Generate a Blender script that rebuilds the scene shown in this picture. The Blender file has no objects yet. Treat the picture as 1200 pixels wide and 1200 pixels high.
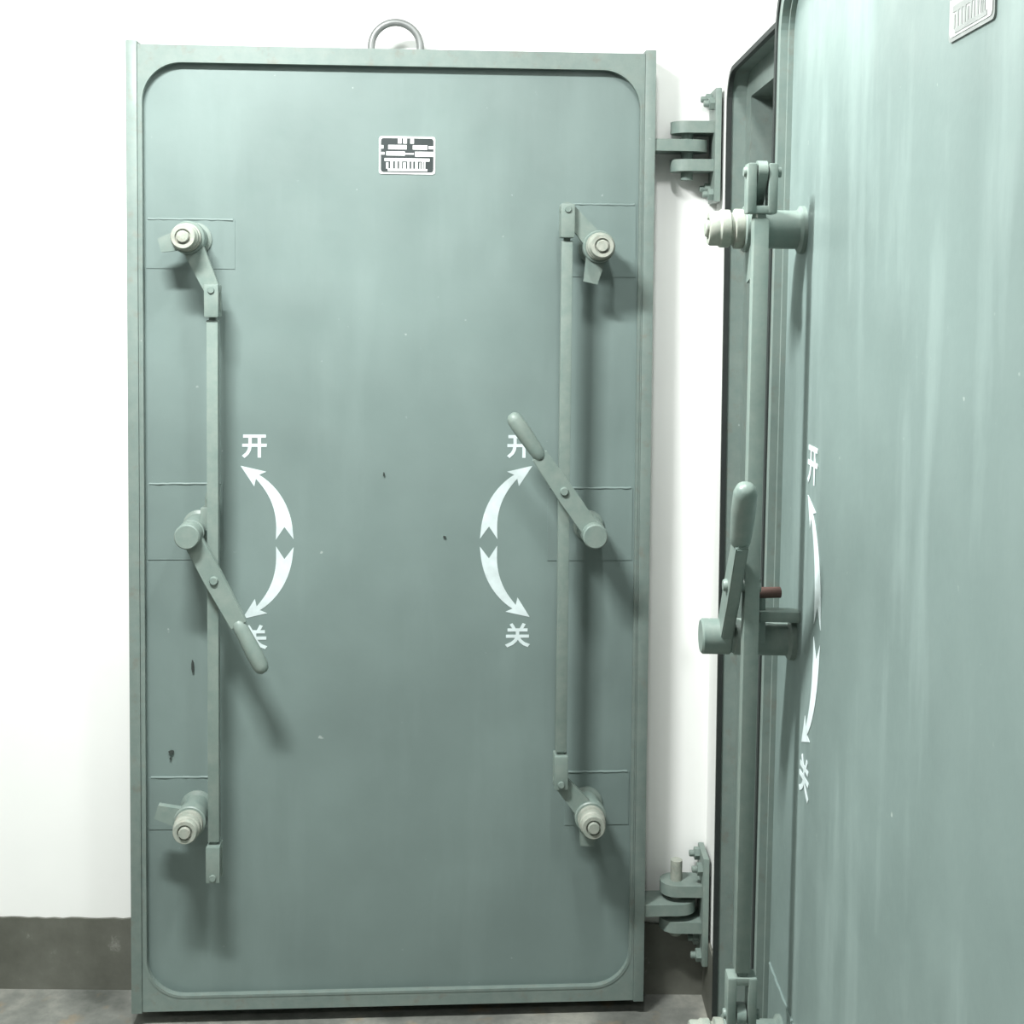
import bpy, bmesh, math, random
from mathutils import Vector, Matrix
random.seed(7)
S = bpy.context.scene
COL = S.collection

# ------------------------------------------------------------------ camera
# focal length 1500 px on a 1200 px frame; the photograph is a low crop, so the
# optical axis meets it at (600, 412)
EYE = 1.645
cam_d = bpy.data.cameras.new('camera')
cam_d.sensor_width = 36.0
cam_d.lens = 36.0 * 1500 / 1200
cam_d.shift_y = -(600 - 412) / 1200
cam_d.clip_start = 0.02
cam = bpy.data.objects.new('camera', cam_d)
COL.objects.link(cam)
cam.matrix_world = (Matrix.Translation((0, 0, EYE))
                    @ Matrix.Rotation(math.pi / 2 - math.atan(1500 / 30860), 4, 'X')
                    @ Matrix.Rotation(0.0084, 4, 'Z'))
S.camera = cam

# ------------------------------------------------------------------ world, lamps, exposure
w = bpy.data.worlds.new('world'); S.world = w; w.use_nodes = True
w.node_tree.nodes['Background'].inputs[0].default_value = (0.9, 1.0, 0.95, 1)
w.node_tree.nodes['Background'].inputs[1].default_value = 0.0
S.view_settings.view_transform = 'Standard'
S.view_settings.look = 'None'
S.view_settings.gamma = 1.0
S.view_settings.use_curve_mapping = False
S.view_settings.exposure = 0.55


def ceiling_lamp(name, loc, power, sx, sy, rz=0):
    d = bpy.data.lights.new(name, 'AREA'); d.shape = 'RECTANGLE'
    d.size = sx; d.size_y = sy; d.energy = power; d.color = (0.985, 1.0, 0.99)
    o = bpy.data.objects.new(name, d); COL.objects.link(o)
    o.location = loc; o.rotation_euler = (0, 0, rz)
    return o


ceiling_lamp('ceiling_lamp_left_offscreen', (-0.72, 1.60, 2.78), 72, 0.50, 0.12)
ceiling_lamp('ceiling_lamp_right_offscreen', (0.14, 1.72, 2.78), 12, 0.10, 0.25)
ceiling_lamp('ceiling_lamp_rear_offscreen', (-1.4, -0.6, 2.78), 22, 1.2, 0.2)


# ------------------------------------------------------------------ materials
def nodes_of(name):
    m = bpy.data.materials.new(name); m.use_nodes = True
    nt = m.node_tree
    return m, nt, nt.nodes['Principled BSDF']


def noise(nt, co, scale, detail=4, rough=0.55, stretch=(1, 1, 1)):
    mp = nt.nodes.new('ShaderNodeMapping'); mp.inputs['Scale'].default_value = stretch
    nt.links.new(co, mp.inputs[0])
    n = nt.nodes.new('ShaderNodeTexNoise')
    n.inputs['Scale'].default_value = scale; n.inputs['Detail'].default_value = detail
    n.inputs['Roughness'].default_value = rough
    nt.links.new(mp.outputs[0], n.inputs['Vector'])
    return n.outputs['Fac']


def ramp(nt, fac, stops):
    r = nt.nodes.new('ShaderNodeValToRGB')
    e = r.color_ramp.elements
    while len(e) < len(stops): e.new(0.5)
    for i, (p, c) in enumerate(stops):
        e[i].position = p; e[i].color = (*c, 1)
    nt.links.new(fac, r.inputs[0])
    return r.outputs[0]


def mix(nt, a, b, fac, mode='MIX'):
    m = nt.nodes.new('ShaderNodeMix'); m.data_type = 'RGBA'; m.blend_type = mode
    if isinstance(fac, float): m.inputs[0].default_value = fac
    else: nt.links.new(fac, m.inputs[0])
    for i, s in ((6, a), (7, b)):
        if isinstance(s, tuple): m.inputs[i].default_value = (*s, 1)
        else: nt.links.new(s, m.inputs[i])
    return m.outputs[2]


def bump(nt, b, fac, strength, dist=0.002):
    n = nt.nodes.new('ShaderNodeBump'); n.inputs['Strength'].default_value = strength
    n.inputs['Distance'].default_value = dist
    nt.links.new(fac, n.inputs['Height']); nt.links.new(n.outputs[0], b.inputs['Normal'])


def paint(name, base, rough=0.42, streak=0.0, dust=0.0, speck=True, rust=0.0, spec=0.4):
    m, nt, b = nodes_of(name)
    co = nt.nodes.new('ShaderNodeTexCoord').outputs['Object']
    big = noise(nt, co, 2.2, 5)
    d = tuple(c * 0.88 for c in base); l = tuple(min(1, c * 1.12) for c in base)
    col = ramp(nt, big, [(0.3, d), (0.7, l)])
    if streak:
        f = noise(nt, co, 5.0, 5, 0.6, (1.8, 1.8, 0.28))
        g = ramp(nt, f, [(0.50, (0, 0, 0)), (0.72, (1, 1, 1))])
        mm = nt.nodes.new('ShaderNodeMath'); mm.operation = 'MULTIPLY'; mm.inputs[1].default_value = streak
        nt.links.new(g, mm.inputs[0])
        col = mix(nt, col, tuple(min(1, c * 1.5 + .05) for c in base), mm.outputs[0])
    if speck:
        s = noise(nt, co, 60, 2, 0.5)
        g = ramp(nt, s, [(0.74, (0, 0, 0)), (0.78, (1, 1, 1))])
        gate = ramp(nt, noise(nt, co, 7, 3), [(0.52, (0, 0, 0)), (0.62, (.55, .55, .55))])
        col = mix(nt, col, (0.42, 0.47, 0.44), mix(nt, (0, 0, 0), gate, g))
    if dust:
        s = noise(nt, co, 35, 6, 0.7)
        g = ramp(nt, s, [(0.35, (0, 0, 0)), (0.65, (dust, dust, dust))])
        col = mix(nt, col, (0.36, 0.37, 0.32), g)
    if rust:
        s = noise(nt, co, 28, 6, 0.7)
        g = ramp(nt, s, [(0.55, (0, 0, 0)), (0.68, (rust, rust, rust))])
        col = mix(nt, col, (0.16, 0.07, 0.035), g)
    nt.links.new(col, b.inputs['Base Color'])
    nt.links.new(ramp(nt, noise(nt, co, 9, 4), [(0.3, (rough - .08,) * 3), (0.7, (rough + .12,) * 3)]), b.inputs['Roughness'])
    b.inputs['Specular IOR Level'].default_value = spec
    bump(nt, b, noise(nt, co, 55, 3), 0.10, 0.002)
    return m


def plain(name, c, rough=0.5, metal=0.0):
    m, nt, b = nodes_of(name)
    co = nt.nodes.new('ShaderNodeTexCoord').outputs['Object']
    nt.links.new(ramp(nt, noise(nt, co, 30, 4), [(0.3, tuple(x * .86 for x in c)), (0.7, tuple(min(1, x * 1.1) for x in c))]), b.inputs['Base Color'])
    b.inputs['Roughness'].default_value = rough; b.inputs['Metallic'].default_value = metal
    return m


GREEN = (0.160, 0.213, 0.200)
M_PANEL = paint('grey_green_panel_paint', GREEN, 0.42, streak=0.12)
M_LEAF = paint('grey_green_streaked_paint', GREEN, 0.38, streak=0.5)
M_RIM = paint('grey_green_rim_paint', (0.152, 0.202, 0.184), 0.45, dust=0.14, rust=0.2)
M_HARD = paint('grey_green_hardware_paint', (0.158, 0.212, 0.190), 0.40, speck=False, dust=0.2)
M_DUST = paint('dusty_hardware_paint', (0.23, 0.27, 0.23), 0.6, speck=False, dust=0.9, rust=0.25)
M_DARK = plain('bare_dark_steel', (0.03, 0.04, 0.035), 0.7)
M_BLACK = plain('black_rubber_and_edge_band', (0.018, 0.024, 0.022), 0.6)
M_RUST = plain('rusty_pin_steel', (0.085, 0.045, 0.036), 0.7)
M_RING = plain('pale_ring_steel', (0.20, 0.21, 0.205), 0.4, 0.3)
M_STENCIL = plain('white_stencil_paint', (0.60, 0.69, 0.69), 0.6)
M_PLATE_W = plain('nameplate_white', (0.80, 0.82, 0.80), 0.4)
M_PLATE_K = plain('nameplate_black', (0.035, 0.045, 0.045), 0.35)
M_PLATE_G = plain('nameplate_silver', (0.26, 0.28, 0.27), 0.35, 0.3)
M_PLATE_L = plain('nameplate_pale', (0.42, 0.45, 0.43), 0.4)

m, nt, b = nodes_of('white_wall_paint'); M_WALL = m
co = nt.nodes.new('ShaderNodeTexCoord').outputs['Object']
nt.links.new(ramp(nt, noise(nt, co, 1.6, 5), [(0.3, (0.80, 0.815, 0.79)), (0.7, (0.86, 0.87, 0.85))]), b.inputs['Base Color'])
b.inputs['Roughness'].default_value = 0.8
bump(nt, b, noise(nt, co, 40, 4), 0.05)

m, nt, b = nodes_of('dark_skirting_paint'); M_BASE = m
co = nt.nodes.new('ShaderNodeTexCoord').outputs['Object']
c1 = ramp(nt, noise(nt, co, 3.5, 6, 0.65), [(0.3, (0.075, 0.078, 0.062)), (0.72, (0.17, 0.175, 0.15))])
g = ramp(nt, noise(nt, co, 14, 6, 0.7), [(0.62, (0, 0, 0)), (0.72, (.6, .6, .6))])
nt.links.new(mix(nt, c1, (0.30, 0.31, 0.28), g), b.inputs['Base Color'])
b.inputs['Roughness'].default_value = 0.55
bump(nt, b, noise(nt, co, 30, 5), 0.3)

m, nt, b = nodes_of('mottled_concrete'); M_FLOOR = m
co = nt.nodes.new('ShaderNodeTexCoord').outputs['Object']
c1 = ramp(nt, noise(nt, co, 5, 6, 0.65), [(0.32, (0.08, 0.087, 0.077)), (0.5, (0.17, 0.178, 0.16)), (0.68, (0.33, 0.33, 0.285))])
g = ramp(nt, noise(nt, co, 11, 5, 0.6), [(0.58, (0, 0, 0)), (0.7, (.45, .45, .45))])
nt.links.new(mix(nt, c1, (0.27, 0.19, 0.10), g), b.inputs['Base Color'])
b.inputs['Roughness'].default_value = 0.6
bump(nt, b, noise(nt, co, 35, 5), 0.3)


# ------------------------------------------------------------------ mesh helpers
def link(name, bm, mat, parent=None, smooth=None):
    bmesh.ops.recalc_face_normals(bm, faces=bm.faces)
    me = bpy.data.meshes.new(name); bm.to_mesh(me); bm.free()
    me.materials.append(mat)
    if smooth is not None:
        for p in me.polygons: p.use_smooth = True
        me.set_sharp_from_angle(angle=math.radians(smooth))
    o = bpy.data.objects.new(name, me); COL.objects.link(o)
    if parent: o.parent = parent
    return o


def box(bm, x0, x1, y0, y1, z0, z1, bev=0.0, mtx=None):
    r = bmesh.ops.create_cube(bm, size=1)
    vs = r['verts']
    for v in vs:
        v.co = Vector((x0 + (v.co.x + .5) * (x1 - x0), y0 + (v.co.y + .5) * (y1 - y0), z0 + (v.co.z + .5) * (z1 - z0)))
    if bev:
        es = list({e for v in vs for e in v.link_edges})
        r = bmesh.ops.bevel(bm, geom=es, offset=bev, segments=2, affect='EDGES', profile=0.6)
        vs = list({v for f in r['faces'] for v in f.verts} | {v for v in vs if v.is_valid})
    if mtx:
        for v in vs: v.co = mtx @ v.co
    return vs


def prism(bm, pts, a, bb, axis='y'):
    """outline pts extruded from a to bb along an axis (pts are the other two)"""
    def P(p, t):
        if axis == 'y': return (p[0], t, p[1])
        if axis == 'z': return (p[0], p[1], t)
        return (t, p[0], p[1])
    va = [bm.verts.new(P(p, a)) for p in pts]; vb = [bm.verts.new(P(p, bb)) for p in pts]
    bm.faces.new(va); bm.faces.new(list(reversed(vb)))
    n = len(pts)
    for i in range(n):
        bm.faces.new((va[i], vb[i], vb[(i + 1) % n], va[(i + 1) % n]))


def lathe(bm, prof, center, axis=Vector((0, -1, 0)), seg=28):
    """prof = [(radius, distance along axis)]"""
    ax = Vector(axis).normalized()
    t = Vector((0, 0, 1)) if abs(ax.z) < 0.9 else Vector((1, 0, 0))
    e1 = ax.cross(t).normalized(); e2 = ax.cross(e1)
    c = Vector(center); rings = []
    for r, d in prof:
        rings.append([bm.verts.new(c + ax * d + (e1 * math.cos(2 * math.pi * k / seg) + e2 * math.sin(2 * math.pi * k / seg)) * max(r, 1e-4)) for k in range(seg)])
    for A, B in zip(rings, rings[1:]):
        for k in range(seg):
            bm.faces.new((A[k], A[(k + 1) % seg], B[(k + 1) % seg], B[k]))
    bm.faces.new(list(reversed(rings[0]))); bm.faces.new(rings[-1])


def tube(bm, pts, r, seg=14):
    pts = [Vector(p) for p in pts]; rings = []
    ref = None
    for i, p in enumerate(pts):
        d = (pts[min(i + 1, len(pts) - 1)] - pts[max(i - 1, 0)]).normalized()
        if ref is None:
            ref = d.cross(Vector((0, 1, 0)));
            if ref.length < .1: ref = d.cross(Vector((1, 0, 0)))
        ref = (ref - d * ref.dot(d)).normalized(); e2 = d.cross(ref)
        rings.append([bm.verts.new(p + (ref * math.cos(2 * math.pi * k / seg) + e2 * math.sin(2 * math.pi * k / seg)) * r) for k in range(seg)])
    for A, B in zip(rings, rings[1:]):
        for k in range(seg):
            bm.faces.new((A[k], A[(k + 1) % seg], B[(k + 1) % seg], B[k]))
    bm.faces.new(list(reversed(rings[0]))); bm.faces.new(rings[-1])


def rrect(x0, x1, z0, z1, r, n=10):
    out = []
    for cx, cz, a0 in ((x1 - r, z1 - r, 0), (x0 + r, z1 - r, 90), (x0 + r, z0 + r, 180), (x1 - r, z0 + r, 270)):
        for k in range(n + 1):
            a = math.radians(a0 + 90 * k / n)
            out.append((cx + r * math.cos(a), cz + r * math.sin(a)))
    return out


def ring_plate(bm, outer, inner, y0, y1):
    n = len(outer)
    L = [[bm.verts.new((p[0], y, p[1])) for p in ps] for ps, y in ((outer, y0), (inner, y0), (inner, y1), (outer, y1))]
    for a in range(4):
        A, B = L[a], L[(a + 1) % 4]
        for i in range(n):
            j = (i + 1) % n
            if (A[i].co - A[j].co).length < 1e-7 and (B[i].co - B[j].co).length < 1e-7: continue
            bm.faces.new((A[i], A[j], B[j], B[i]))


def rect_around(inner, x0, x1, z0, z1, r, ix0, ix1, iz0, iz1):
    """for each point of a rounded rectangle the matching point on the square outline"""
    out = []
    for p in inner:
        cx = min(max(p[0], ix0 + r), ix1 - r); cz = min(max(p[1], iz0 + r), iz1 - r)
        dx, dz = p[0] - cx, p[1] - cz
        ts = []
        if dx > 1e-9: ts.append((x1 - cx) / dx)
        if dx < -1e-9: ts.append((x0 - cx) / dx)
        if dz > 1e-9: ts.append((z1 - cz) / dz)
        if dz < -1e-9: ts.append((z0 - cz) / dz)
        t = min(ts)
        out.append((cx + dx * t, cz + dz * t))
    # snap the middle arc point of each corner to the exact corner
    q = len(out) // 4
    for c, (X, Z) in enumerate(((x1, z1), (x0, z1), (x0, z0), (x1, z0))):
        out[c * q + q // 2] = (X, Z)
    return out


def empty(name, loc, rot=(0, 0, 0)):
    o = bpy.data.objects.new(name, None); COL.objects.link(o)
    o.location = loc; o.rotation_euler = rot; o.empty_display_size = 0.1
    return o


def tag(o, label, cat=None, group=None):
    o['label'] = label
    if cat: o['category'] = cat
    if group: o['group'] = group
    return o


def struct(o):
    o['kind'] = 'structure'
    return o


def boxobj(name, dims, mat, parent=None, bev=0.0):
    bm = bmesh.new(); box(bm, *dims, bev=bev)
    return link(name, bm, mat, parent, 40 if bev else None)


# ------------------------------------------------------------------ the room
WB = 2.925      # face of the back wall
WR = 0.462      # face of the right wall
HEAD = 2.105    # head of the doorway in the right wall
J0, J1 = 0.55, 2.735   # near and far jamb of the doorway
XL, YR, TOP = -3.6, -6.0, 2.82

struct(boxobj('floor', (XL - .1, 2.6, YR - .1, WB + .1, -0.1, 0.0), M_FLOOR))
struct(boxobj('ceiling', (XL - .1, 2.6, YR - .1, WB + .1, TOP, TOP + .1), M_WALL))
struct(boxobj('wall_back', (XL - .1, 2.6, WB, WB + .1, 0, TOP), M_WALL))
struct(boxobj('wall_left', (XL - .1, XL, YR, WB, 0, TOP), M_WALL))
struct(boxobj('wall_rear', (XL - .1, 2.6, YR - .1, YR, 0, TOP), M_WALL))
struct(boxobj('wall_far_right', (2.5, 2.6, YR, WB, 0, TOP), M_WALL))

# right wall with the doorway: rounded head corner at the far jamb
WT = 0.30
hole = [(J0, 0.0)] + [(J0, HEAD)]
R = 0.062
for k in range(9):
    a = math.radians(90 - 90 * k / 8)
    hole.append((J1 - R + R * math.cos(a), HEAD - R + R * math.sin(a)))
hole.append((J1, 0.0))
FO = 0.006      # the steel frame is let into the wall by this much
bm = bmesh.new()
ow = [(J0 - FO, 0.0), (J0 - FO, HEAD + FO)]
for k in range(9):
    a = math.radians(90 - 90 * k / 8)
    ow.append((J1 - R + (R + FO) * math.cos(a), HEAD - R + (R + FO) * math.sin(a)))
ow.append((J1 + FO, 0.0))
prism(bm, [(YR, 0), (J0 - FO, 0), (J0 - FO, TOP), (YR, TOP)], WR, WR + WT, 'x')
prism(bm, [(J1 + FO, 0), (WB, 0), (WB, TOP), (J1 + FO, TOP)], WR, WR + WT, 'x')
top = ow[1:-1]
prism(bm, [top[0]] + top[1:] + [(J1 + FO, TOP), (J0 - FO, TOP)], WR, WR + WT, 'x')
struct(link('wall_right', bm, M_WALL))


# steel frame swept round the doorway: (inset from the hole edge, depth into the wall)
def sweep(bm, prof):
    rows = []
    def off(d):
        pts = [(J0 + d, 0.0), (J0 + d, HEAD - d)]
        rr = max(R - d, 0.004)
        for k in range(9):
            a = math.radians(90 - 90 * k / 8)
            pts.append((J1 - R + min(0, R - d - rr) + rr * math.cos(a), HEAD - R + min(0, R - d - rr) + rr * math.sin(a)))
        pts.append((J1 - d, 0.0))
        return pts
    for d, x in prof:
        rows.append([bm.verts.new((x, p[0], p[1])) for p in off(d)])
    for A, B in zip(rows, rows[1:] + rows[:1]):
        for i in range(len(A) - 1):
            bm.faces.new((A[i], A[i + 1], B[i + 1], B[i]))
    bm.faces.new([r[0] for r in rows]); bm.faces.new([r[-1] for r in reversed(rows)])


FX = WR - 0.006
bm = bmesh.new()
sweep(bm, [(-0.006, FX), (0.0, FX), (0.0, FX + 0.036), (0.055, FX + 0.036), (0.055, FX + 0.10),
           (0.035, FX + 0.10), (0.035, FX + 0.27), (-0.006, FX + 0.27)])
frame = struct(link('trim_1', bm, M_RIM))
tag(frame, 'grey-green steel door frame lining the doorway in the right wall')
bm = bmesh.new()
sweep(bm, [(-0.006, FX - 0.005), (0.004, FX - 0.005), (0.004, FX + 0.005), (-0.006, FX + 0.005)])
o = link('rubber_seal', bm, M_BLACK, frame); o['label'] = 'black rubber seal along the frame edge'
bm = bmesh.new()
box(bm, FX, FX + .30, J0, J1, 0, 0.045, bev=0.004)
o = struct(link('trim_2', bm, M_RIM)); tag(o, 'low steel threshold of the doorway')

# dark painted skirting with a ragged upper edge
def skirting(name, x0, x1, y, z, seed):
    rnd = random.Random(seed)
    n = int((x1 - x0) / 0.02)
    top = [(x1 - (x1 - x0) * k / n, z + rnd.uniform(-.0016, .0016)) for k in range(n + 1)]
    bm = bmesh.new()
    prism(bm, [(x0, 0), (x1, 0)] + top, y - 0.006, y)
    return struct(link(name, bm, M_BASE))
skirting('baseboard_back', XL, WR, WB, 0.170, 3)
bm = bmesh.new(); box(bm, WR - .006, WR, J1 + .031, WB - .007, 0, .168)
struct(link('baseboard_right', bm, M_BASE))


# ------------------------------------------------------------------ door furniture (door space: x right, -y out of the door, z up)
def N(n): return -n      # height above the rim face -> local y

PAN = -0.020             # panel face lies this far behind the rim face
ROD_N = 0.058


def locking_bolt(root, u, v, arm_to=None, cam=None):
    """spindle boss, collar, nut and end; arm to the rod's fork; stubby cam"""
    bm = bmesh.new()
    lathe(bm, [(0.036, 0), (0.036, 0.006), (0.029, 0.010), (0.029, 0.066), (0.026, 0.066), (0.026, 0.074)], (u, N(PAN), v))
    bo = link('locking_bolt', bm, M_HARD, root, 35)
    bm = bmesh.new()
    lathe(bm, [(0.033, 0), (0.035, 0.002), (0.035, 0.024), (0.033, 0.026)], (u, N(0.045), v))
    link('collar', bm, M_HARD, bo, 35)
    bm = bmesh.new()
    lathe(bm, [(0.029, 0), (0.030, 0.003), (0.030, 0.013), (0.024, 0.015), (0.024, 0.019), (0.0285, 0.021), (0.0285, 0.034),
               (0.026, 0.037), (0.026, 0.049), (0.024, 0.052), (0.0165, 0.052), (0.0165, 0.046), (0.001, 0.046)], (u, N(0.071), v), seg=24)
    link('nut', bm, M_DUST, bo, 35)
    bm = bmesh.new()
    lathe(bm, [(0.0168, 0), (0.0168, 0.0015)], (u, N(0.1165), v), seg=20)
    link('groove', bm, M_DUST, bo, 35)
    bm = bmesh.new()
    lathe(bm, [(0.0128, 0), (0.0128, 0.009), (0.011, 0.011)], (u, N(0.117), v), seg=20)
    link('spindle_end', bm, M_DUST, bo, 35)
    if arm_to:
        bm = bmesh.new(); plank(bm, (u, v), arm_to, 0.023, 0.0165, ROD_N - 0.007, ROD_N + 0.007)
        link('link_arm', bm, M_HARD, bo, 30)
    if cam:
        c, s, ln = cam
        bm = bmesh.new(); plank(bm, (u, v), (u + c * ln, v + s * ln), 0.024, 0.015, ROD_N - 0.010, ROD_N + 0.006, square=True)
        link('cam', bm, M_HARD, bo, 30)
    return bo


def plank(bm, a, bb, wa, wb, n0, n1, square=False):
    """tapered bar with round ends lying flat above the panel, from a to bb"""
    a = Vector(a); bb = Vector(bb); d = (bb - a).normalized(); p = Vector((-d.y, d.x))
    pts = []
    for k in range(9):
        t = math.radians(90 + 180 * k / 8)
        pts.append(a + d * math.cos(t) * wa + p * math.sin(t) * wa)
    if square:
        pts += [bb - p * wb, bb + p * wb]
    else:
        for k in range(9):
            t = math.radians(-90 + 180 * k / 8)
            pts.append(bb + d * math.cos(t) * wb + p * math.sin(t) * wb)
    prism(bm, [(q.x, q.y) for q in pts], N(n0), N(n1))


def rod(root, u0, v0, u1, v1, fork_top, fork_bot):
    """square connecting rod between two slotted forks; (u0,v0) lower end"""
    bm = bmesh.new()
    L = v1 - v0
    sh = Matrix(((1, 0, (u1 - u0) / L, u0 - v0 * (u1 - u0) / L), (0, 1, 0, 0), (0, 0, 1, 0), (0, 0, 0, 1)))
    box(bm, -0.0120, 0.0120, N(ROD_N + 0.011), N(ROD_N - 0.011), v0, v1, bev=0.0015, mtx=sh)
    ro = link('connecting_rod', bm, M_HARD, root, 40)
    for (u, vend, vroot) in ((u1, fork_top, v1), (u0, fork_bot, v0)):
        s = 1 if vend > vroot else -1
        bm = bmesh.new()
        w = 0.0152
        for n0, n1 in ((ROD_N - 0.022, ROD_N - 0.0085), (ROD_N + 0.0085, ROD_N + 0.022)):
            z0, z1 = sorted((vroot + s * 0.007, vend + s * 0.012))
            box(bm, u - w, u + w, N(n1), N(n0), z0, z1, bev=0.003)
        z0, z1 = sorted((vroot + s * 0.0065, vroot + s * 0.018))
        box(bm, u - w + .001, u + w - .001, N(ROD_N + 0.0215), N(ROD_N - 0.0215), z0, z1, bev=0.002)
        fo = link('fork', bm, M_HARD, ro, 40)
        bm = bmesh.new()
        lathe(bm, [(0.0075, 0), (0.0075, 0.052), (0.0065, 0.054)], (u, N(ROD_N - 0.028), vend), seg=14)
        link('fork_pin', bm, M_HARD, fo, 40)
        bm = bmesh.new()
        z0, z1 = sorted((vroot - s * 0.001, vroot + s * 0.008))
        box(bm, u - .007, u + .007, N(ROD_N + 0.005), N(ROD_N - 0.007), z0, z1)
        link('fork_neck', bm, M_HARD, fo)
    return ro


def lever(root, hub, tip, pin_t=0.42, bracket=True, rusty=False):
    """hub boss, flat bar, pin and round grip pointing to tip"""
    h = Vector(hub); t = Vector(tip); d = (t - h).normalized(); L = (t - h).length
    p = Vector((-d.y, d.x))
    nb0, nb1 = 0.076, 0.094
    bm = bmesh.new()
    pts = []
    for s, hw in ((0.0, 0.0200), (0.30, 0.0205), (0.66, 0.0185)):
        pts.append((h + d * (s * L), hw))
    left = [q + p * w_ for q, w_ in pts]; right = [q - p * w_ for q, w_ in pts]
    prism(bm, [(q.x, q.y) for q in left + right[::-1]], N(nb0), N(nb1))
    es = [e for e in bm.edges if len(e.link_faces) == 2]
    bmesh.ops.bevel(bm, geom=es, offset=0.002, segments=2, affect='EDGES')
    le = link('lever', bm, M_HARD, root, 40)
    # hub
    bm = bmesh.new()
    lathe(bm, [(0.034, 0), (0.034, 0.008), (0.0275, 0.012), (0.0275, 0.090), (0.0245, 0.091), (0.0245, 0.096), (0.0268, 0.098), (0.0268, 0.138), (0.024, 0.141)], (h.x, N(PAN), h.y))
    link('hub', bm, M_HARD, le, 35)
    # pin through lever and rod
    q = h + d * (pin_t * L)
    bm = bmesh.new()
    lathe(bm, [(0.0095, 0), (0.0095, 0.052), (0.0075, 0.055)], (q.x, N(ROD_N - 0.013), q.y), seg=16)
    link('lever_pin', bm, M_HARD, le, 40)
    # grip
    g0 = h + d * (0.63 * L)
    nc = (nb0 + nb1) / 2
    ax = Vector((d.x, -0.05, d.y)).normalized()
    g = 0.37 * L
    bm = bmesh.new()
    lathe(bm, [(0.011, 0), (0.0145, 0.006), (0.0155, 0.02), (0.0175, g * 0.6), (0.0168, g - 0.016), (0.0135, g - 0.006), (0.008, g - 0.001), (0.001, g)],
          (g0.x, N(nc), g0.y), ax, seg=20)
    link('grip', bm, M_HARD, le, 50)
    if bracket:
        # padlock bracket beside the hub with a rusty pin
        bx, bz = h.x + 0.026, h.y + 0.042
        bm = bmesh.new()
        box(bm, bx - 0.008, bx + 0.020, N(0.040), N(PAN), bz - 0.008, bz + 0.008, bev=0.002)
        box(bm, bx - 0.010, bx + 0.014, N(0.052), N(0.030), bz - 0.042, bz + 0.008, bev=0.003)
        br = link('lock_bracket', bm, M_HARD, root, 40)
        bm = bmesh.new()
        lathe(bm, [(0.007, 0), (0.007, 0.05)], (bx + 0.004, N(0.036), bz - 0.02), (0, 0, 1), seg=12)
        link('lock_post', bm, M_HARD, br, 40)
        bm = bmesh.new()
        lathe(bm, [(0.0085, 0), (0.0085, 0.052)], (bx + 0.004, N(0.008), bz + 0.034), (0.12, -1, 0), seg=12)
        link('lock_pin', bm, M_RUST if rusty else M_HARD, br, 40)
    return le


def arrow(root, p0, p1, p2, parent_name='painted_arrow'):
    """curved stencil arrow: swallow tail at p0, head tip at p2 (quadratic curve)"""
    p0, p1, p2 = Vector(p0), Vector(p1), Vector(p2)
    def B(t): return p0 * (1 - t) ** 2 + p1 * 2 * t * (1 - t) + p2 * t * t
    def T(t): return ((p1 - p0) * 2 * (1 - t) + (p2 - p1) * 2 * t).normalized()
    K = 12; te = 0.78
    L_, R_ = [], []
    for k in range(K + 1):
        t = te * k / K
        hw = 0.0130 * (1 - t / te) ** 0.8 + 0.0055
        d = T(t); n_ = Vector((-d.y, d.x)); c = B(t)
        if k == 0: c = c - d * 0.016
        L_.append(c + n_ * hw * (1.05 if k == 0 else 1)); R_.append(c - n_ * hw * (1.05 if k == 0 else 1))
    d = T(te); n_ = Vector((-d.y, d.x)); c = B(te)
    notch = B(0.0) + T(0) * 0.012
    bm = bmesh.new()
    y = N(PAN + 0.0008)
    def V(q): return bm.verts.new((q.x, y, q.y))
    vl = [V(q) for q in L_]; vr = [V(q) for q in R_]
    vn = V(notch)
    bm.faces.new((vl[0], vl[1], vn)); bm.faces.new((vr[0], vn, vr[1])); bm.faces.new((vn, vl[1], vr[1]))
    for k in range(1, K):
        bm.faces.new((vl[k], vl[k + 1], vr[k + 1], vr[k]))
    hb1, hb2 = V(c + n_ * 0.021 - d * 0.008), V(c - n_ * 0.021 - d * 0.008)
    tp = V(p2)
    bm.faces.new((vl[K], hb1, tp)); bm.faces.new((vr[K], tp, hb2)); bm.faces.new((vl[K], tp, vr[K]))
    r = bmesh.ops.extrude_face_region(bm, geom=list(bm.faces))
    for v in [e for e in r['geom'] if isinstance(e, bmesh.types.BMVert)]: v.co.y += 0.0006
    o = link(parent_name, bm, M_STENCIL, root)
    o['label'] = 'white stencilled curved arrow'
    return o


def character(root, ch, u, v, size, sx=1.0):
    c = bpy.data.curves.new('glyph', 'FONT'); c.body = ch; c.size = size * 1.08
    c.align_x = 'CENTER'; c.offset = size * 0.028; c.extrude = 0.0003; c.resolution_u = 3
    t = bpy.data.objects.new('glyph', c); COL.objects.link(t)
    bpy.context.view_layer.update()
    me = bpy.data.meshes.new_from_object(t.evaluated_get(bpy.context.evaluated_depsgraph_get()))
    bpy.data.objects.remove(t)
    xs = [q.co.x for q in me.vertices]; ys = [q.co.y for q in me.vertices]
    cx, cy = (min(xs) + max(xs)) / 2, (min(ys) + max(ys)) / 2
    for q in me.vertices:
        q.co = Vector((u + (q.co.x - cx) * sx, N(PAN + 0.0006 + q.co.z), v + q.co.y - cy))
    me.flip_normals() if False else None
    me.materials.clear(); me.materials.append(M_STENCIL)
    o = bpy.data.objects.new('painted_character', me); COL.objects.link(o); o.parent = root
    o['label'] = 'white stencilled Chinese character ' + ch
    return o


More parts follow.
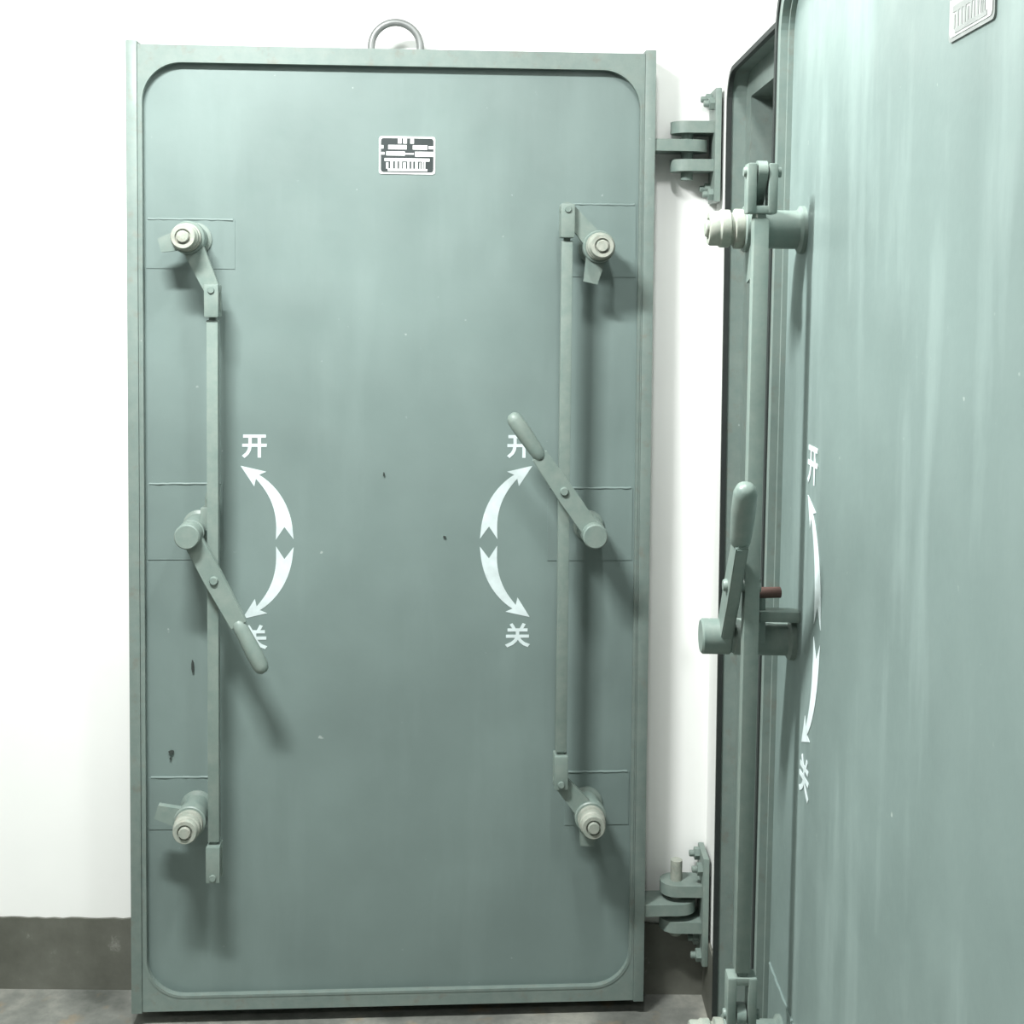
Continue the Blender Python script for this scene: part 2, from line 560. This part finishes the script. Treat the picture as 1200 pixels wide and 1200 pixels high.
def nameplate(root, u0, u1, v0, v1, dark=True):
    W, H = u1 - u0, v1 - v0
    bg, fg = (M_PLATE_K, M_PLATE_W) if dark else (M_PLATE_L, M_PLATE_G)
    bm = bmesh.new(); prism(bm, rrect(u0, u1, v0, v1, 0.006, 4), N(PAN), N(PAN + 0.002))
    pl = link('nameplate', bm, M_PLATE_W if dark else M_PLATE_G, root)
    pl['label'] = 'small black and white maker plate' if dark else 'small silver maker plate'
    bm = bmesh.new(); prism(bm, rrect(u0 + .004, u1 - .004, v0 + .004, v1 - .004, 0.006, 4), N(PAN + .002), N(PAN + .0026))
    link('printed_field', bm, bg, pl)
    bm = bmesh.new()
    def R(a, b_, c, d, lift=.0026):
        box(bm, u0 + a * W, u0 + b_ * W, N(PAN + lift + .0005), N(PAN + lift), v1 - d * H, v1 - c * H)
    for a in (0.335, 0.43, 0.555): # title
        R(a, a + .065, .055, .19)
    R(.03, .08, .24, .33); R(.165, .49, .23, .345); R(.60, .86, .23, .345); R(.88, .97, .25, .33)
    R(.04, .10, .42, .49); R(.13, .46, .40, .51); R(.46, .62, .44, .48); R(.64, .97, .40, .53)
    R(.10, .90, .58, .66); R(.16, .86, .86, .92)
    rnd = random.Random(5)
    x = .13
    while x < .84:
        ww = rnd.uniform(.018, .05)
        R(x, x + ww, .66 + rnd.choice((0, .03)), .86)
        x += ww + rnd.uniform(.015, .04)
    link('printing', bm, fg, pl)
    return pl


def doubler(root, u0, u1, v0, v1, t=0.0014):
    bm = bmesh.new(); box(bm, u0, u1, N(PAN + t), N(PAN - .001), v0, v1)
    pl = link('reinforcing_plate', bm, M_PANEL if t > .001 else M_LEAF, root)
    bm = bmesh.new(); rnd = random.Random(int(u0 * 997 + v0 * 31))
    n = 16
    tube(bm, [(u0 + .004 + (u1 - u0 - .008) * k / n, N(PAN + rnd.uniform(-.0006, .0010)), v1 + rnd.uniform(-.0006, .0006)) for k in range(n + 1)], 0.0028, 8)
    link('weld_bead', bm, M_PANEL if t > .001 else M_LEAF, pl, 60)
    return pl


def unit(root, side, cu, kind):
    """one column of locking gear at the side (+1 right, -1 left) of the leaf; cu = spindle line"""
    s = side
    ru = cu - s * 0.062          # rod line, towards the middle of the leaf
    if kind == 'up':             # lever raised, rod pushed up
        rod(root, ru - s * .005, 0.600, ru - s * .003, 1.716, 1.783, 0.532)
        locking_bolt(root, cu + s * .004, 1.704, (ru - s * .003, 1.783), (-.22 * s, -1, 0.078))
        locking_bolt(root, cu, 0.453, (ru - s * .005, 0.532), (-.1 * s, -1, 0.066))
        lever(root, (cu - s * .003, 1.085), (cu - s * 0.185, 1.345), 0.36, bracket=(s < 0), rusty=True)
    else:                        # lever lowered, rod hanging low
        rod(root, ru + s * .012, 0.412, ru + s * .012, 1.540, 1.604, 0.338)
        locking_bolt(root, cu, 1.714, (ru + s * .012, 1.604), (s, -.28, 0.060))
        locking_bolt(root, cu + s * .001, 0.457, None, (s, .30, 0.072))
        lever(root, (cu - s * .005, 1.087), (cu - s * 0.162, 0.789), 0.33)


# ------------------------------------------------------------------ open leaf standing against the back wall
YAW = 0.0588
leaf = empty('blast_door_leaf', (-0.2607, 2.8014, 0.0342), (0, 0, YAW))
tag(leaf, 'grey-green steel blast door leaf swung back against the white wall, lifting ring on top', 'door')
HW, HH = 0.5725, 2.129
ix0, ix1, iz0, iz1, RR = -0.543, 0.543, 0.031, 2.096, 0.088
bm = bmesh.new()
inner = rrect(ix0, ix1, iz0, iz1, RR, 12)
outer = rect_around(inner, -HW + .024, HW - .024, 0.0, HH, RR, ix0, ix1, iz0, iz1)
ring_plate(bm, outer, inner, 0.0, 0.034)
link('rim_plate', bm, M_RIM, leaf)
for s in (-1, 1):
    x0, x1 = sorted((s * (HW - .0235), s * HW))
    boxobj('side_rail', (x0, x1, -0.004, 0.074, -0.002, HH + 0.008), M_RIM, leaf, bev=0.002)
boxobj('top_rail', (-HW + .024, HW - .024, 0.034, 0.074, HH - .03, HH), M_RIM, leaf)
boxobj('bottom_rail', (-HW + .024, HW - .024, 0.034, 0.074, 0.0, .03), M_RIM, leaf)
boxobj('panel', (-HW + .024, HW - .024, N(PAN), 0.07, 0.012, HH - .012), M_PANEL, leaf)
# bead round the sunk panel
bm = bmesh.new()
ring_plate(bm, rrect(ix0 - .0015, ix1 + .0015, iz0 - .0015, iz1 + .0015, RR, 12), rrect(ix0 + .004, ix1 - .004, iz0 + .004, iz1 - .004, RR - .004, 12), -0.0012, 0.012)
link('rim_bead', bm, M_RIM, leaf)
for (a, c, d, e) in ((-.536, -.345, 1.650, 1.757), (-.536, -.372, 1.010, 1.178), (-.536, -.39, .405, .522),
                     (.37, .536, 1.640, 1.80), (.345, .536, 1.005, 1.168), (.39, .536, .40, .522)):
    doubler(leaf, a, c, d, e)
unit(leaf, -1, -0.430, 'down')
unit(leaf, 1, 0.439, 'up')
for s, cx in ((-1, 1), (1, -1)):
    off = 0.0 if s < 0 else -0.012
    X = (lambda q, s=s: q if s < 0 else -q - 0.024)
    arrow(leaf, (X(-.238), 1.070), (X(-.240), 1.168), (X(-.334), 1.218))
    arrow(leaf, (X(-.238), 1.022), (X(-.242), 0.925), (X(-.331), 0.877))
    character(leaf, '开', X(-.304), 1.261, 0.052)
    character(leaf, '关', X(-.304), 0.836, 0.052)
nameplate(leaf, -0.033, 0.090, 1.861, 1.943)
# lifting ring
bm = bmesh.new()
tube(bm, [(0.054 * math.cos(math.pi * k / 20) + .002, 0.05, HH + .013 + 0.054 * math.sin(math.pi * k / 20)) for k in range(21)] , 0.0085)
for s in (-1, 1):
    lathe(bm, [(0.0085, 0), (0.0085, 0.022)], (s * .054 + .002, 0.05, HH - .006), (0, 0, 1), 14)
o = link('lifting_ring', bm, M_RING, leaf, 50); o['label'] = 'pale steel lifting ring'
# hinge lugs
HU, HN = 0.652, 0.042
for v in (1.932, 0.205):
    bm = bmesh.new()
    pts = [(HW - .01, HN - .040), (HU - .01, HN - .040)]
    for k in range(9):
        a = math.radians(-80 + 160 * k / 8); pts.append((HU + .004 + .040 * math.cos(a), HN - .004 + .036 * math.sin(a)))
    pts += [(HU - .01, HN + .032), (HW - .01, HN + .032)]
    prism(bm, pts, v - .013, v + .013, 'z')
    link('hinge_lug', bm, M_HARD, leaf, 30)
# chipped paint showing dark steel
for (u, v, hu, hv) in ((-.439, .772, .0032, .016), (-.487, .580, .006, .005), (-.488, .566, .003, .003), (.115, 1.06, .003, .002), (-.02, 1.20, .002, .004)):
    pts = []
    rnd = random.Random(int(u * 1000))
    for k in range(9):
        a = 2 * math.pi * k / 9; q = rnd.uniform(.65, 1.1)
        pts.append((u + hu * q * math.cos(a), v + hv * q * math.sin(a)))
    bm = bmesh.new(); prism(bm, pts, N(PAN + .0047), N(PAN))
    link('paint_chip', bm, M_DARK, leaf)

# hinge brackets bolted to the frame beside the open leaf
def leaf_world(u, y, v):
    c, s = math.cos(YAW), math.sin(YAW)
    return Vector((-0.2607 + u * c - y * s, 2.8014 + u * s + y * c, 0.0342 + v))
for v, which in ((1.932, 'upper'), (0.205, 'lower')):
    P = leaf_world(HU, HN, v)
    e = empty('hinge_bracket', (P.x, P.y, P.z))
    tag(e, f'{which} bolted steel hinge bracket joining the open door leaf to the door frame', 'hinge')
    dx = FX - P.x
    y0, y1 = P.y - .052, min(P.y + .055, WB - .004)
    bm = bmesh.new(); box(bm, dx - .014, dx, y0 - P.y, y1 - P.y, -.125, .125, bev=.003)
    link('back_plate', bm, M_HARD, e, 40)
    for dz in (.041, -.043):
        bm = bmesh.new()
        pts = [(dx - .010, .036), (0, .036)]
        for k in range(9):
            a = math.radians(90 + 180 * k / 8); pts.append((-.002 + .036 * math.cos(a), .036 * math.sin(a)))
        pts += [(0, -.036), (dx - .010, -.036)]
        prism(bm, pts, dz - .013, dz + .013, 'z')
        link('clevis_plate', bm, M_HARD, e, 30)
    bm = bmesh.new()
    hi = .055 if v > 1 else .10
    lathe(bm, [(.0135, 0), (.0135, .074 + hi)], (0, 0, -.074), (0, 0, 1), 18)
    link('hinge_pin', bm, M_DUST if v < 1 else M_HARD, e, 40)
    for dz in (-.100, .100):
        for dy in (y0 - P.y + .022, y1 - P.y - .022):
            bm = bmesh.new()
            lathe(bm, [(.0145, 0), (.0145, .012), (.012, .013)], (dx - .013, dy, dz + (.008 if dy > 0 else -.008)), (-1, 0, 0), 6)
            lathe(bm, [(.0075, .010), (.0075, .022), (.006, .024)], (dx - .013, dy, dz + (.008 if dy > 0 else -.008)), (-1, 0, 0), 12)
            link('bolt', bm, M_HARD, e, 30)

# ------------------------------------------------------------------ closed leaf in the right wall, seen at a slant
W2 = 0.81
leaf2 = empty('blast_door_leaf', (0.403, 2.065 - W2, 0.0342), (-0.008, 0, -math.pi / 2))
tag(leaf2, 'wide grey-green blast door leaf with pale streaks in the doorway of the right wall', 'door')
oo = rrect(-W2, W2, 0.0, 2.118, 0.105, 12)
ii = rrect(-W2 + .026, W2 - .026, .026, 2.092, 0.080, 12)
bm = bmesh.new(); ring_plate(bm, oo, ii, 0.0, 0.034)
link('rim', bm, M_RIM, leaf2)
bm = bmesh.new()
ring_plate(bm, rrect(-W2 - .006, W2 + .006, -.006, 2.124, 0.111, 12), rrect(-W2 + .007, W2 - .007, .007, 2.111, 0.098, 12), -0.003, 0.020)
o = link('edge_band', bm, M_BLACK, leaf2); o['label'] = 'black band round the leaf edge'  # thin black band following the rim's outer edge, same black as the frame seal
bm = bmesh.new(); prism(bm, rrect(-W2 + .025, W2 - .025, .025, 2.093, 0.081, 12), N(PAN), 0.034)
link('panel', bm, M_LEAF, leaf2)
bm = bmesh.new()
ring_plate(bm, rrect(-W2 + .0255, W2 - .0255, .0255, 2.0925, 0.0805, 12), rrect(-W2 + .033, W2 - .033, .033, 2.085, 0.073, 12), 0.012, 0.0205)
o = link('panel_bead', bm, M_RIM, leaf2)
bm = bmesh.new(); box(bm, -W2 + .15, W2 - .15, 0.034, 0.13, 0.10, 1.98, bev=.004)
link('rib_box', bm, M_RIM, leaf2, 40)
unit(leaf2, -1, -W2 + 0.135, 'up')
B0 = -W2 + 0.135
for (a, c, d, e) in ((-.776, -.60, .40, .522),):
    doubler(leaf2, a, c, d, e, 0.0009)
def Q(u, v): return (B0 + (u + .43) * 0.80, 1.132 + (v - 1.0465) * 1.07)
arrow(leaf2, Q(-.238, 1.070), Q(-.240, 1.168), Q(-.334, 1.218))
arrow(leaf2, Q(-.238, 1.022), Q(-.242, 0.925), Q(-.331, 0.877))
character(leaf2, '开', *Q(-.304, 1.261), 0.056)
character(leaf2, '关', *Q(-.304, 0.836), 0.056)
nameplate(leaf2, W2 - 2.065 + 1.255 - .045, W2 - 2.065 + 1.255 + .078, 1.861, 1.943, dark=False)
